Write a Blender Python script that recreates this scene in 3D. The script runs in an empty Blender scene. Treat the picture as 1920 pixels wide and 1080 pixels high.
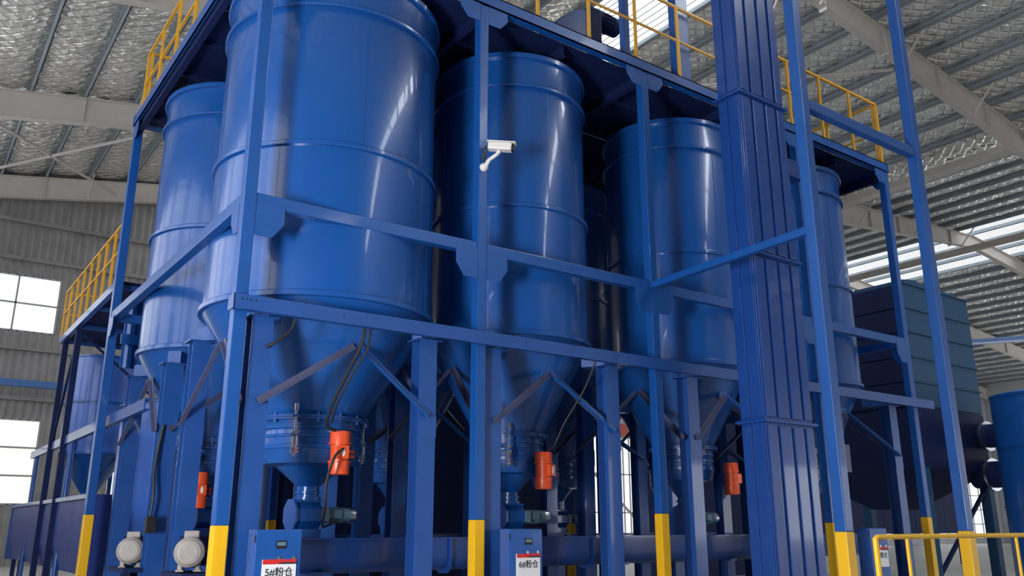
import bpy, math, random
from mathutils import Vector, Matrix
from math import sin, cos, pi, radians, hypot, atan2
random.seed(7)
S = bpy.context.scene
COL = S.collection

# ------------------------------------------------------------------ camera, world, light, exposure
cam = bpy.data.cameras.new('camera'); camo = bpy.data.objects.new('camera', cam); COL.objects.link(camo)
cam.sensor_width = 36.0; cam.lens = 1591.05/1920*36.0; cam.clip_end = 400
camo.location = (-2.923, -9.330, 1.5)
camo.rotation_euler = (radians(90+15.64), 0, -radians(35.763))
S.camera = camo
S.view_settings.view_transform = 'Standard'; S.view_settings.look = 'None'
S.view_settings.gamma = 1.0; S.view_settings.use_curve_mapping = False
S.view_settings.exposure = -0.08
W = bpy.data.worlds.new('daylight'); S.world = W; W.use_nodes = True
W.node_tree.nodes['Background'].inputs['Color'].default_value = (0.88, 0.90, 1.0, 1)
W.node_tree.nodes['Background'].inputs['Strength'].default_value = 6.5

def area(name, loc, direction, sx, sy, power, col=(1, 1, 1)):
    l = bpy.data.lights.new(name, 'AREA'); l.shape = 'RECTANGLE'; l.size = sx; l.size_y = sy
    l.energy = power; l.color = col
    o = bpy.data.objects.new(name, l); COL.objects.link(o); o.location = loc
    o.rotation_euler = Vector(direction).to_track_quat('-Z', 'Y').to_euler()
    return o
# daylight through the hall's doors and windows, and an added fill for the roof
area('door_daylight', (-8.1, -6.4, 1.5), (1, 0.3, 0.14), 1.7, 2.6, 1350, (0.97, 0.98, 1.0))
area('side_window_daylight', (-8.1, 8.0, 8.0), (1, 0, -0.15), 26.0, 6.0, 700, (0.93, 0.95, 1.0))
area('ridge_skylight', (15.0, -4.0, 17.6), (0, 0, -1), 1.6, 66.0, 4500, (0.92, 0.96, 1.0))
area('far_window_daylight', (79.0, -5.0, 6.0), (-1, 0, 0.25), 50.0, 8.0, 3500, (0.95, 0.97, 1.0))  # added fill to brighten the roof foil; the right wall has no window

# ------------------------------------------------------------------ materials
def mat(name, col, rough=0.5, metal=0.0, coat=0.0, bump=None, vary=0.0, vscale=3.0, spec=0.5, emit=None):
    m = bpy.data.materials.new(name); m.use_nodes = True
    nt = m.node_tree; b = nt.nodes['Principled BSDF']
    b.inputs['Base Color'].default_value = (*col, 1); b.inputs['Roughness'].default_value = rough
    b.inputs['Metallic'].default_value = metal; b.inputs['Coat Weight'].default_value = coat
    b.inputs['Coat Roughness'].default_value = 0.06; b.inputs['Specular IOR Level'].default_value = spec
    tc = nt.nodes.new('ShaderNodeTexCoord')
    if vary:
        n = nt.nodes.new('ShaderNodeTexNoise'); n.inputs['Scale'].default_value = vscale; n.inputs['Detail'].default_value = 6
        nt.links.new(tc.outputs['Object'], n.inputs['Vector'])
        mx = nt.nodes.new('ShaderNodeMix'); mx.data_type = 'RGBA'
        mx.inputs[6].default_value = (*[c*(1-vary) for c in col], 1); mx.inputs[7].default_value = (*[min(1, c*(1+vary)) for c in col], 1)
        nt.links.new(n.outputs['Fac'], mx.inputs[0]); nt.links.new(mx.outputs[2], b.inputs['Base Color'])
        r = nt.nodes.new('ShaderNodeMapRange'); r.inputs[3].default_value = max(0.02, rough-0.08); r.inputs[4].default_value = min(1, rough+0.10)
        nt.links.new(n.outputs['Fac'], r.inputs[0]); nt.links.new(r.outputs[0], b.inputs['Roughness'])
    if bump:
        last = None
        for sc, st, dist in bump:
            n = nt.nodes.new('ShaderNodeTexNoise'); n.inputs['Scale'].default_value = sc; n.inputs['Detail'].default_value = 3
            nt.links.new(tc.outputs['Object'], n.inputs['Vector'])
            bp = nt.nodes.new('ShaderNodeBump'); bp.inputs['Strength'].default_value = st; bp.inputs['Distance'].default_value = dist
            nt.links.new(n.outputs['Fac'], bp.inputs['Height'])
            if last: nt.links.new(last.outputs[0], bp.inputs['Normal'])
            last = bp
        nt.links.new(last.outputs[0], b.inputs['Normal'])
    if emit:
        b.inputs['Emission Color'].default_value = (*emit[0], 1); b.inputs['Emission Strength'].default_value = emit[1]
    return m
BLUE = (0.007, 0.080, 0.32)
M = {}
M['silo'] = mat('blue_silo_paint', BLUE, 0.30, coat=0.40, vary=0.05, vscale=0.8, bump=[(0.8, 0.16, 0.05), (60, 0.03, 0.01)])
M['steel'] = mat('blue_frame_paint', BLUE, 0.36, coat=0.15, vary=0.12, vscale=4, bump=[(25, 0.05, 0.01)])
M['leg'] = mat('blue_column_paint', (0.016, 0.078, 0.30), 0.34, coat=0.35, vary=0.15, vscale=3, bump=[(18, 0.06, 0.01)])
M['brace'] = mat('worn_grey_blue_paint', (0.075, 0.085, 0.17), 0.45, vary=0.2, vscale=8)
M['lift'] = mat('elevator_blue_paint', (0.009, 0.056, 0.26), 0.30, coat=0.35, vary=0.12, vscale=2, bump=[(2.0, 0.1, 0.02)])
M['teal'] = mat('dull_blue_green_paint', (0.016, 0.075, 0.16), 0.6, vary=0.12, vscale=3, spec=0.3)
M['navy'] = mat('navy_trough_paint', (0.010, 0.03, 0.19), 0.45, vary=0.12, vscale=2)
M['tank'] = mat('glare_paled_tank_paint', (0.05, 0.14, 0.50), 0.3, coat=0.4, vary=0.05, vscale=1, bump=[(1.2, 0.2, 0.05)])  # base colour paled to stand in for window reflections and dust
M['dark'] = mat('shade_dark_blue_paint', (0.007, 0.016, 0.075), 0.65, vary=0.15, vscale=3, spec=0.2)  # dark parts, and shade put into the colour of deck underside and backdrop
M['yellow'] = mat('yellow_safety_paint', (0.86, 0.47, 0.008), 0.42, vary=0.08, vscale=6)
M['rail'] = mat('rail_yellow_paint', (0.72, 0.36, 0.02), 0.45, vary=0.1, vscale=9)
M['orange'] = mat('orange_motor_paint', (0.78, 0.085, 0.018), 0.38, coat=0.2, vary=0.1, vscale=12)
M['grey'] = mat('grey_motor_paint', (0.33, 0.30, 0.27), 0.45, vary=0.2, vscale=14)
M['tealmotor'] = mat('teal_grey_motor_paint', (0.11, 0.21, 0.27), 0.4, vary=0.2, vscale=14)
M['zinc'] = mat('bright_zinc', (0.6, 0.62, 0.66), 0.3, metal=1.0, vary=0.1, vscale=20)
M['black'] = mat('black_rubber', (0.012, 0.012, 0.014), 0.5)
M['white'] = mat('white_plastic', (0.80, 0.76, 0.72), 0.35)
M['paper'] = mat('white_sign_board', (0.80, 0.80, 0.82), 0.5)
M['ink'] = mat('black_print', (0.02, 0.02, 0.025), 0.6)
M['red'] = mat('red_print', (0.62, 0.02, 0.02), 0.5)
M['glassdark'] = mat('dark_glass', (0.02, 0.03, 0.03), 0.1)
M['cream'] = mat('cream_rafter_paint', (0.60, 0.55, 0.50), 0.55, vary=0.1, vscale=2)
M['purlin'] = mat('galvanised_purlin', (0.36, 0.41, 0.45), 0.5, metal=0.35, vary=0.15, vscale=3)
M['floor'] = mat('grey_concrete', (0.38, 0.38, 0.36), 0.45, vary=0.2, vscale=0.8)
M['cladding'] = mat('grey_wall_sheet', (0.27, 0.255, 0.25), 0.5, metal=0.3, vary=0.35, vscale=1.5)
M['lightwall'] = mat('pale_wall_sheet', (0.55, 0.56, 0.58), 0.5, vary=0.1, vscale=1.0)
M['window'] = mat('daylit_window_pane', (0.8, 0.85, 0.9), 0.4, emit=((0.93, 0.97, 1.0), 1.25))
M['windowcream'] = mat('daylit_frosted_pane', (0.8, 0.8, 0.75), 0.4, emit=((1.0, 0.97, 0.86), 0.85))
M['skylight'] = mat('daylit_roof_panel', (0.8, 0.85, 0.9), 0.4, emit=((0.92, 0.96, 1.0), 1.7))
M['frame'] = mat('grey_window_frame', (0.38, 0.38, 0.38), 0.5)
M['pipeblue'] = mat('pale_blue_pipe', (0.06, 0.16, 0.42), 0.45)
M['orangeband'] = mat('red_orange_beam', (0.6, 0.10, 0.05), 0.5)
M['nearwhite'] = mat('white_box_paint', (0.7, 0.72, 0.75), 0.5)
M['green'] = mat('green_machine_paint', (0.03, 0.18, 0.08), 0.5)

def foil_material():
    m = bpy.data.materials.new('silver_roof_insulation'); m.use_nodes = True
    nt = m.node_tree; b = nt.nodes['Principled BSDF']; L = nt.links
    b.inputs['Base Color'].default_value = (0.90, 0.88, 0.84, 1); b.inputs['Metallic'].default_value = 0.78; b.inputs['Roughness'].default_value = 0.28
    tc = nt.nodes.new('ShaderNodeTexCoord')
    last = None
    for kind, sc, st, dist in (('n', 0.9, 0.9, 0.25), ('v', 3.2, 0.7, 0.10), ('n', 9.0, 0.6, 0.03)):
        t = nt.nodes.new('ShaderNodeTexNoise' if kind == 'n' else 'ShaderNodeTexVoronoi')
        t.inputs['Scale'].default_value = sc; L.new(tc.outputs['Object'], t.inputs['Vector'])
        bp = nt.nodes.new('ShaderNodeBump'); bp.inputs['Strength'].default_value = st; bp.inputs['Distance'].default_value = dist
        L.new(t.outputs[0], bp.inputs['Height'])
        if last: L.new(last.outputs[0], bp.inputs['Normal'])
        last = bp
    # diamond wire mesh that presses into the foil
    w = []
    for ang in (0.9, -0.9):
        mp = nt.nodes.new('ShaderNodeMapping'); mp.inputs['Rotation'].default_value = (0, 0, ang); L.new(tc.outputs['Object'], mp.inputs['Vector'])
        wv = nt.nodes.new('ShaderNodeTexWave'); wv.inputs['Scale'].default_value = 0.95; wv.inputs['Distortion'].default_value = 0.8; wv.inputs['Detail'].default_value = 1
        L.new(mp.outputs[0], wv.inputs['Vector']); w.append(wv)
    mx = nt.nodes.new('ShaderNodeMath'); mx.operation = 'MAXIMUM'; L.new(w[0].outputs['Fac'], mx.inputs[0]); L.new(w[1].outputs['Fac'], mx.inputs[1])
    pw = nt.nodes.new('ShaderNodeMath'); pw.operation = 'POWER'; L.new(mx.outputs[0], pw.inputs[0]); pw.inputs[1].default_value = 9
    bp = nt.nodes.new('ShaderNodeBump'); bp.inputs['Strength'].default_value = 0.6; bp.inputs['Distance'].default_value = 0.08; bp.invert = True
    L.new(pw.outputs[0], bp.inputs['Height']); L.new(last.outputs[0], bp.inputs['Normal'])
    L.new(bp.outputs[0], b.inputs['Normal'])
    return m
M['foil'] = foil_material()

# ------------------------------------------------------------------ mesh helpers
class MB:
    def __init__(s): s.v = []; s.f = []
    def add(s, vs, fs):
        n = len(s.v); s.v += [tuple(v) for v in vs]; s.f += [tuple(i+n for i in f) for f in fs]; return s
    def box(s, a, b):
        x0, y0, z0 = a; x1, y1, z1 = b
        return s.add([(x0,y0,z0),(x1,y0,z0),(x1,y1,z0),(x0,y1,z0),(x0,y0,z1),(x1,y0,z1),(x1,y1,z1),(x0,y1,z1)],
                     [(3,2,1,0),(4,5,6,7),(0,1,5,4),(1,2,6,5),(2,3,7,6),(3,0,4,7)])
    def bar(s, p, q, w, h, up=(0,0,1)):
        p = Vector(p); q = Vector(q); d = (q-p).normalized(); u = Vector(up)
        sd = d.cross(u)
        if sd.length < 1e-4: sd = d.cross(Vector((1,0,0)))
        sd.normalize(); u = sd.cross(d)
        vs = []
        for c in (p, q):
            for a, b in ((-1,-1),(1,-1),(1,1),(-1,1)): vs.append(c+sd*(a*w/2)+u*(b*h/2))
        return s.add(vs, [(0,1,2,3),(7,6,5,4),(0,4,5,1),(1,5,6,2),(2,6,7,3),(3,7,4,0)])
    def prism(s, poly, ext, org=(0,0,0)):
        """poly: list of 3D points of a planar outline, ext: extrusion vector"""
        o = Vector(org); e = Vector(ext); n = len(poly)
        a = [o+Vector(p) for p in poly]; b = [p+e for p in a]
        return s.add(a+b, [tuple(range(n))[::-1], tuple(range(n, 2*n))]+[(i, (i+1) % n, n+(i+1) % n, n+i) for i in range(n)])
    def tube(s, pts, r, n=10, cap=True):
        pts = [Vector(p) for p in pts]; rr = r if isinstance(r, (list, tuple)) else [r]*len(pts)
        vs = []; ref = None
        for i, p in enumerate(pts):
            d = (pts[min(i+1, len(pts)-1)]-pts[max(i-1, 0)]).normalized()
            if ref is None: ref = Vector((0,0,1)) if abs(d.z) < 0.9 else Vector((1,0,0))
            sd = d.cross(ref).normalized(); u = sd.cross(d).normalized(); ref = u
            for k in range(n):
                t = 2*pi*k/n; vs.append(p+sd*(rr[i]*cos(t))+u*(rr[i]*sin(t)))
        fs = []
        for i in range(len(pts)-1):
            for k in range(n):
                a = i*n+k; b = i*n+(k+1) % n; fs.append((a, b, b+n, a+n))
        if cap: fs += [tuple(range(n))[::-1], tuple(range((len(pts)-1)*n, len(pts)*n))]
        return s.add(vs, fs)
    def lathe(s, c, prof, n=48, cap=True, axis='z'):
        vs = []; fs = []; m = len(prof)
        for r, z in prof:
            for k in range(n):
                t = 2*pi*k/n; a, b = r*cos(t), r*sin(t)
                p = (a, b, z) if axis == 'z' else ((z, a, b) if axis == 'x' else (b, z, a))
                vs.append((c[0]+p[0], c[1]+p[1], c[2]+p[2]))
        for i in range(m-1):
            for k in range(n):
                a = i*n+k; b = i*n+(k+1) % n; fs.append((a, b, b+n, a+n))
        if cap: fs += [tuple(range(n))[::-1], tuple(range((m-1)*n, m*n))]
        return s.add(vs, fs)
    def ibeam(s, p, q, w, h, t=0.014, up=(0,0,1)):
        """H section: flanges w wide, separated h along 'up'"""
        p = Vector(p); q = Vector(q); d = (q-p).normalized(); sd = d.cross(Vector(up)).normalized(); u = sd.cross(d)
        for k in (-1, 1): s.bar(p+u*(k*(h-t)/2), q+u*(k*(h-t)/2), w, t, up=u)
        return s.bar(p, q, t, h-2*t, up=u)
    def build(s, name, m, parent=None, bevel=0, smooth=True):
        org = Vector((0,0,0)); o = parent
        while o is not None: org += o.location; o = o.parent
        me = bpy.data.meshes.new(name)
        me.from_pydata([Vector(v)-org for v in s.v], [], s.f); me.update()
        import bmesh
        bm = bmesh.new(); bm.from_mesh(me); bmesh.ops.recalc_face_normals(bm, faces=bm.faces)
        if bevel: bmesh.ops.bevel(bm, geom=bm.edges[:], offset=bevel, segments=2, profile=0.6, affect='EDGES', clamp_overlap=True)
        bm.to_mesh(me); bm.free()
        if smooth and not bevel:
            me.shade_smooth(); me.set_sharp_from_angle(angle=radians(32))
        me.materials.append(M[m] if isinstance(m, str) else m)
        ob = bpy.data.objects.new(name, me); COL.objects.link(ob)
        if parent: ob.parent = parent
        return ob
def thing(name, label, cat, loc=(0,0,0), group=None, kind=None):
    o = bpy.data.objects.new(name, None); COL.objects.link(o); o.location = loc
    o['label'] = label; o['category'] = cat
    if group: o['group'] = group
    if kind: o['kind'] = kind
    o.empty_display_size = 0.1
    return o
def struct(name, loc=(0,0,0)):
    o = bpy.data.objects.new(name, None); COL.objects.link(o); o.location = loc; o['kind'] = 'structure'; return o
def clone(o, parent=None):
    c = o.copy(); COL.objects.link(c); c.parent = parent
    for ch in o.children: clone(ch, c)
    return c
def box(a, b): return MB().box(a, b)

# ------------------------------------------------------------------ hall: floor, roof, walls
YF = [-38.8, -30.3, -21.8, -13.3, -4.83, 3.67, 12.17, 20.67, 29.17]           # rafter planes
PROF = [(-9.0, 13.07), (15.0, 17.15), (31.5, 15.35), (44.3, 16.2), (80.0, 13.0)]   # underside of the rafters
def zr(x):
    for (a, za), (b, zb) in zip(PROF, PROF[1:]):
        if x <= b: return za+(zb-za)*(x-a)/(b-a)
    return PROF[-1][1]
box((-9, -60, -0.3), (82, 31, 0)).build('floor', 'floor')['kind'] = 'structure'

roof = struct('ceiling')
DEP = 0.92
def rafter(y):
    r = MB()
    for (a, za), (b, zb) in zip(PROF, PROF[1:]):
        d0 = DEP*(0.75 if a in (15.0, 44.3) else 1.15); d1 = DEP*(0.75 if b in (15.0, 44.3) else 1.15)
        # tapered web and flanges
        r.prism([(a, 0, za+DEP-d0), (b, 0, zb+DEP-d1), (b, 0, zb+DEP), (a, 0, za+DEP)], (0, 0.02, 0), (0, y-0.01, 0))
        r.bar((a, y, za+DEP-d0), (b, y, zb+DEP-d1), 0.28, 0.03); r.bar((a, y, za+DEP), (b, y, zb+DEP), 0.28, 0.03)
        for k in range(1, 5):
            x = a+(b-a)*k/5; r.box((x-0.01, y-0.13, zr(x)+0.02), (x+0.01, y+0.13, zr(x)+DEP))
    return r
for y in YF: rafter(y).build('rafter', 'cream', roof, smooth=False)
# purlins and the strips of foil-faced insulation between them, bay by bay
px = []
for (a, za), (b, zb) in zip(PROF, PROF[1:]):
    n = max(1, round((b-a)/1.57)); px += [a+(b-a)*(k+0.0)/n for k in range(n)]
px = [x for x in px if abs(x-15) > 0.3 and abs(x-31.5) > 0.3]
def purlin(x):
    z = zr(x)+DEP+0.015
    m = MB(); y0, y1 = -38.8, 29.3
    m.box((x-0.012, y0, z), (x+0.012, y1, z+0.26)); m.box((x-0.12, y0, z), (x+0.012, y1, z+0.014)); m.box((x-0.012, y0, z+0.246), (x+0.085, y1, z+0.26))
    m.box((x-0.12, y0, z), (x-0.11, y1, z+0.05))
    return m
for x in px: purlin(x).build('purlin', 'purlin', roof, smooth=False)
def strip_mesh(w, dz, ln, seed):
    rnd = random.Random(seed); m = MB(); nx, ny = 8, 20; vs = []; fs = []
    for j in range(ny+1):
        sg = 0.10+0.05*rnd.random()
        for i in range(nx+1):
            u = i/nx; vs.append((w*u, ln*j/ny, dz*u-sg*4*u*(1-u)+(0.022*rnd.uniform(-1, 1) if 0 < i < nx else 0)))
    for j in range(ny):
        for i in range(nx): a = j*(nx+1)+i; fs.append((a, a+1, a+nx+2, a+nx+1))
    return m.add(vs, fs)
allx = sorted(set([round(v, 4) for v in px]+[15.0, 31.5, 80.0]))
cache = {}; k = 0
for a, b in zip(allx, allx[1:]):
    sky = abs(a-15) < 0.01 or abs(b-15) < 0.01 or (43.4 < (a+b)/2 < 48.2)
    za, zb = zr(a), zr(b)
    if sky:
        z = DEP+0.27
        p = MB(); p.add([(a, -38.8, za+z), (b, -38.8, zb+z), (b, 29.3, zb+z), (a, 29.3, za+z)], [(0,1,2,3)]); p.build('skylight_panel', 'skylight', roof, smooth=False)
        q = MB()
        n = int((b-a)/0.3)
        for i in range(1, n+1):
            x = a+(b-a)*i/(n+1); zz = zr(x)+z-0.03
            q.box((x-0.012, -38.8, zz), (x+0.012, 29.3, zz+0.03))
        q.build('skylight_rib', 'frame', roof, smooth=False)
        continue
    for y0, y1 in zip(YF, YF[1:]):
        key = (round(b-a, 2), round(zb-za, 2), round(y1-y0, 1), k % 3); k += 1
        if key not in cache:
            o = strip_mesh(b-a, zb-za, y1-y0, k).build('insulation_panel', 'foil', roof); cache[key] = o.data
        else:
            o = bpy.data.objects.new('insulation_panel', cache[key]); COL.objects.link(o); o.parent = roof
        o.location = (a, y0, za+DEP+0.27)
MB().add([(-9, -46, 14.7), (15, -46, 18.6), (31.5, -46, 16.9), (44.3, -46, 17.7), (80, -46, 14.6), (80, 31, 14.6), (44.3, 31, 17.7), (31.5, 31, 16.9), (15, 31, 18.6), (-9, 31, 14.7)],
         [(0,1,8,9),(1,2,7,8),(2,3,6,7),(3,4,5,6)]).build('roof_sheet', 'cladding', roof, smooth=False)
# flange braces between rafters and purlins, tie rods, valley and eave girders
for y in YF[5:]:
    for x in [v for i, v in enumerate(px) if i % 3 == 1 and v < 46]:
        MB().bar((x, y-0.1, zr(x)+0.05), (x+0.02, y-0.95, zr(x)+DEP+0.05), 0.05, 0.05).build('flange_brace', 'cream', roof, smooth=False)
for p, q in (((-2.2, 21.6), (3.2, 29.0)), ((-3.4, 29.0), (2.9, 21.9)), ((4.5, 21.6), (10, 29.0)), ((17, 4.2), (23, 12)), ((17, 12), (23, 4.2))):
    MB().tube([(p[0], p[1], zr(p[0])+0.35), (q[0], q[1], zr(q[0])+0.35)], 0.06, 8).build('cross_brace', 'cream', roof)
MB().box((31.2, -38.8, 15.9), (31.8, 29.2, 15.93)).box((31.2, -38.8, 15.93), (31.23, 29.2, 16.2)).box((31.77, -38.8, 15.93), (31.8, 29.2, 16.2)).build('valley_gutter', 'cream', roof, smooth=False)
MB().box((40.92, -38.8, 15.2), (41.12, 29.2, 15.23)).box((41.01, -38.8, 15.23), (41.03, 29.2, 15.5)).box((40.92, -38.8, 15.5), (41.12, 29.2, 15.53)).build('longitudinal_girder', 'cream', roof, smooth=False)
n = 0
for y in (3.67, 20.67, 29.0):
    n += 1; c = MB(); c.ibeam((31.5, y, 0), (31.5, y, 14.9), 0.3, 0.5, 0.03, up=(1, 0, 0)); c.box((31.2, y-0.2, 14.3), (31.8, y+0.2, 14.9))
    c.build('column_%d' % n, 'cream')['kind'] = 'structure'

def ribbed_wall(x0, x1, y, z0, z1, step=0.3, d=0.05):
    m = MB(); x = x0; vs = []; k = 0
    while x < x1:
        vs += [(x, y-(d if k % 4 in (1, 2) else 0), z0), (x, y-(d if k % 4 in (1, 2) else 0), z1)]; x += step/4; k += 1
    vs += [(x1, y, z0), (x1, y, z1)]
    fs = [(2*i, 2*i+2, 2*i+3, 2*i+1) for i in range(len(vs)//2-1)]
    return m.add(vs, fs)
wb = struct('wall_back')
YB = 29.6
# window and door openings of the back wall (x0, x1, z0, z1)
OPEN = [(-7.5, 1.75, 9.1, 11.4), (-7.5, 1.75, 2.3, 5.55), (29.9, 35.0, 0.0, 6.75), (4.5, 13, 2.3, 5.2), (45, 62, 0.4, 2.2), (66, 78, 0.4, 6.5)]
xs = [-9, 1.75, 4.5, 13, 29.9, 35.0, 45, 62, 66, 78, 82]
for a, b in zip(xs, xs[1:]):
    segs = [(0.0, 16.9)]
    for o in OPEN:
        if o[0] < (a+b)/2 < o[1] or (a == -9 and o[0] == -7.5):
            ns = []
            for s0, s1 in segs:
                if o[2] > s0: ns.append((s0, min(s1, o[2])))
                if o[3] < s1: ns.append((max(s0, o[3]), s1))
            segs = [s for s in ns if s[1]-s[0] > 0.01]
    for s0, s1 in segs:
        ribbed_wall(a, b+0.02, YB, s0, s1).build('wall_sheet', 'cladding' if a < 28 else 'lightwall', wb, smooth=False)
for z in (6.3, 8.3, 12.0, 13.6): MB().box((-9, YB-0.22, z), (29, YB-0.06, z+0.16)).build('wall_rail', 'cladding', wb, smooth=False)
for i, (a, b, z0, z1) in enumerate(OPEN):
    w = struct('window_%d' % (i+1))
    nx = max(1, round((b-a)/1.55)); nz = max(1, round((z1-z0)/1.25))
    if i == 2: nx, nz = 10, 3
    for p in range(nx):
        for q in range(nz):
            xa = a+(b-a)*p/nx; xb = a+(b-a)*(p+1)/nx; za = z0+(z1-z0)*q/nz; zb = z0+(z1-z0)*(q+1)/nz
            box((xa+0.03, YB+0.04, za+0.03), (xb-0.03, YB+0.06, zb-0.03)).build('pane', 'windowcream' if i == 1 else 'window', w, smooth=False)
    f = MB()
    for p in range(nx+1): x = a+(b-a)*p/nx; f.box((x-0.035, YB-0.05, z0), (x+0.035, YB+0.1, z1))
    for q in range(nz+1): z = z0+(z1-z0)*q/nz; f.box((a, YB-0.05, z-0.035), (b, YB+0.1, z+0.035))
    f.build('window_frame', 'frame', w, smooth=False)
# left wall with its door and strip window, right wall, front wall: they close the hall
wl = struct('wall_left')
for y0, y1, z0, z1 in ((-46, -9.2, 0, 14.5), (-9.2, -4.8, 4.6, 14.5), (-4.8, 31, 0, 4.5), (-4.8, 31, 12.0, 14.5)):
    box((-8.5, y0, z0), (-8.3, y1, z1)).build('wall_sheet', 'cladding', wl, smooth=False)
wsl = struct('window_8')
yy = -4.8
for k in range(8):
    box((-8.5, yy, 4.5), (-8.3, yy+1.5, 12.0)).build('wall_pier', 'cladding', wl, smooth=False)
    for q in range(5):
        box((-8.45, yy+1.55, 4.5+q*1.5), (-8.42, yy+4.4, 5.94+q*1.5)).build('pane', 'window', wsl, smooth=False)
    yy += 4.45
box((80, -46, 0), (80.2, 31, 14.8)).build('wall_right', 'lightwall', smooth=False)['kind'] = 'structure'
wf = struct('wall_front')
box((-9, -46, 0), (38, -45.8, 18.5)).build('wall_sheet', 'cladding', wf, smooth=False)
box((38, -46, 7.0), (80, -45.8, 18.5)).build('wall_sheet', 'cladding', wf, smooth=False)
for x in (46, 55, 64, 73): box((x, -46, 0), (x+0.5, -45.5, 17)).build('wall_post', 'cream', wf, smooth=False)
box((-9, 28.6, 6.75), (3.2, 28.9, 7.0)).build('trim_1', 'pipeblue', smooth=False)['kind'] = 'structure'
MB().box((29.7, 29.2, 6.75), (35.2, 29.4, 7.5)).build('trim_2', 'orangeband', smooth=False)['kind'] = 'structure'
MB().bar((30.0, 29.1, 5.0), (35, 29.1, 1.0), 0.12, 0.12).build('trim_3', 'frame', smooth=False)['kind'] = 'structure'

# ------------------------------------------------------------------ the steel frame round the silos
FX = [0.0, 3.24, 6.55, 10.75, 13.9]; FY = [0.0, 7.2]
T = 0.15
frame = thing('steel_frame', 'tall blue square-tube steel frame standing round the big silos, yellow at its feet', 'frame', (0, 0, 0))
YT = {(0, 0): 1.50, (1, 0): 1.57, (2, 0): 1.67, (3, 0): 1.55, (4, 0): 1.66, (0, 1): 1.68}
for j, y in enumerate(FY):
    for i, x in enumerate(FX):
        zy = YT.get((i, j), 1.6)
        p = box((x-T/2, y-T/2, zy), (x+T/2, y+T/2, 9.02)).build('post', 'steel', frame, bevel=0.012)
        box((x-T/2-0.002, y-T/2-0.002, 0.015), (x+T/2+0.002, y+T/2+0.002, zy)).build('painted_foot', 'yellow', p, bevel=0.012)
        box((x-0.16, y-0.16, 0), (x+0.16, y+0.16, 0.015)).build('base_plate', 'steel', p)
ZM0, ZM1 = 5.10, 5.26
for j, y in enumerate(FY):
    for a, b in zip(FX, FX[1:]):
        box((a+T/2, y-T/2+0.01, ZM0), (b-T/2, y+T/2-0.01, ZM1)).build('beam', 'steel', frame, bevel=0.01)
for x in (FX[0], FX[-1]):
    box((x-T/2+0.01, T/2, ZM0), (x+T/2-0.01, 7.2-T/2, ZM1)).build('beam', 'steel', frame, bevel=0.01)
# top channel beams round the deck
for y, s in ((0, -1), (7.2, 1)):
    m = MB(); y0 = y+s*0.09
    m.box((-0.1, min(y0, y0-s*0.02), 9.02), (14.0, max(y0, y0-s*0.02), 9.22)); m.box((-0.1, min(y0, y0-s*0.14), 9.02), (14.0, max(y0, y0-s*0.14), 9.04)); m.box((-0.1, min(y0, y0-s*0.14), 9.20), (14.0, max(y0, y0-s*0.14), 9.22))
    m.build('top_beam', 'steel', frame)
for x, s in ((0, -1), (13.9, 1)):
    m = MB(); x0 = x+s*0.09
    m.box((min(x0, x0-s*0.02), -0.1, 9.02), (max(x0, x0-s*0.02), 7.3, 9.22)); m.box((min(x0, x0-s*0.14), -0.1, 9.02), (max(x0, x0-s*0.14), 7.3, 9.04))
    m.build('top_beam', 'steel', frame)
# octagonal gusset plates
def gusset(axis, c, off, sgn, ztop, w=0.42, h=0.36, face=0.0):
    x0, x1 = T/2, w
    pts = [(x0, ztop), (x1, ztop), (x1, ztop-h*0.55), (x1-0.13, ztop-h), (x0, ztop-h)]
    if axis == 'x': poly = [(c+sgn*a, off, z) for a, z in pts]; e = (0, 0.012, 0)
    else: poly = [(off, c+sgn*a, z) for a, z in pts]; e = (0.012, 0, 0)
    MB().prism(poly, e).build('gusset_plate', 'steel', frame, smooth=False)
for i, x in enumerate(FX):
    for z in (5.14, 9.06):
        for s in (-1, 1):
            if (i == 0 and s < 0) or (i == 4 and s > 0): continue
            gusset('x', x, -T/2-0.002, s, z, h=0.40 if z < 6 else 0.34)
for y, s in ((0, 1), (7.2, -1)):
    for z in (5.14, 9.06):
        for x in (-T/2-0.002, 13.9+T/2): gusset('y', y, x, s, z, w=0.34, h=0.36)
# deck: joists and plates
for x in [0.0, 1.6, 3.24, 4.9, 6.55, 8.65, 10.75, 12.3, 13.9]:
    MB().ibeam((x, 0.1, 8.93), (x, 7.1, 8.93), 0.1, 0.2, 0.012).build('joist', 'dark', frame, smooth=False)
for y in (1.0, 2.2, 3.4, 4.6, 5.8, 6.6):
    MB().box((0.05, y-0.02, 8.96), (13.85, y+0.02, 9.04)).build('stringer', 'dark', frame, smooth=False)
for a, b in zip([0, 3.24, 6.55, 10.75], [3.24, 6.55, 10.75, 13.9]):
    for c, d in ((0.1, 2.4), (2.4, 4.8), (4.8, 7.1)):
        box((a+0.02, c+0.01, 9.05), (b-0.02, d-0.01, 9.06)).build('deck_plate', 'dark', frame, smooth=False)

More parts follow.
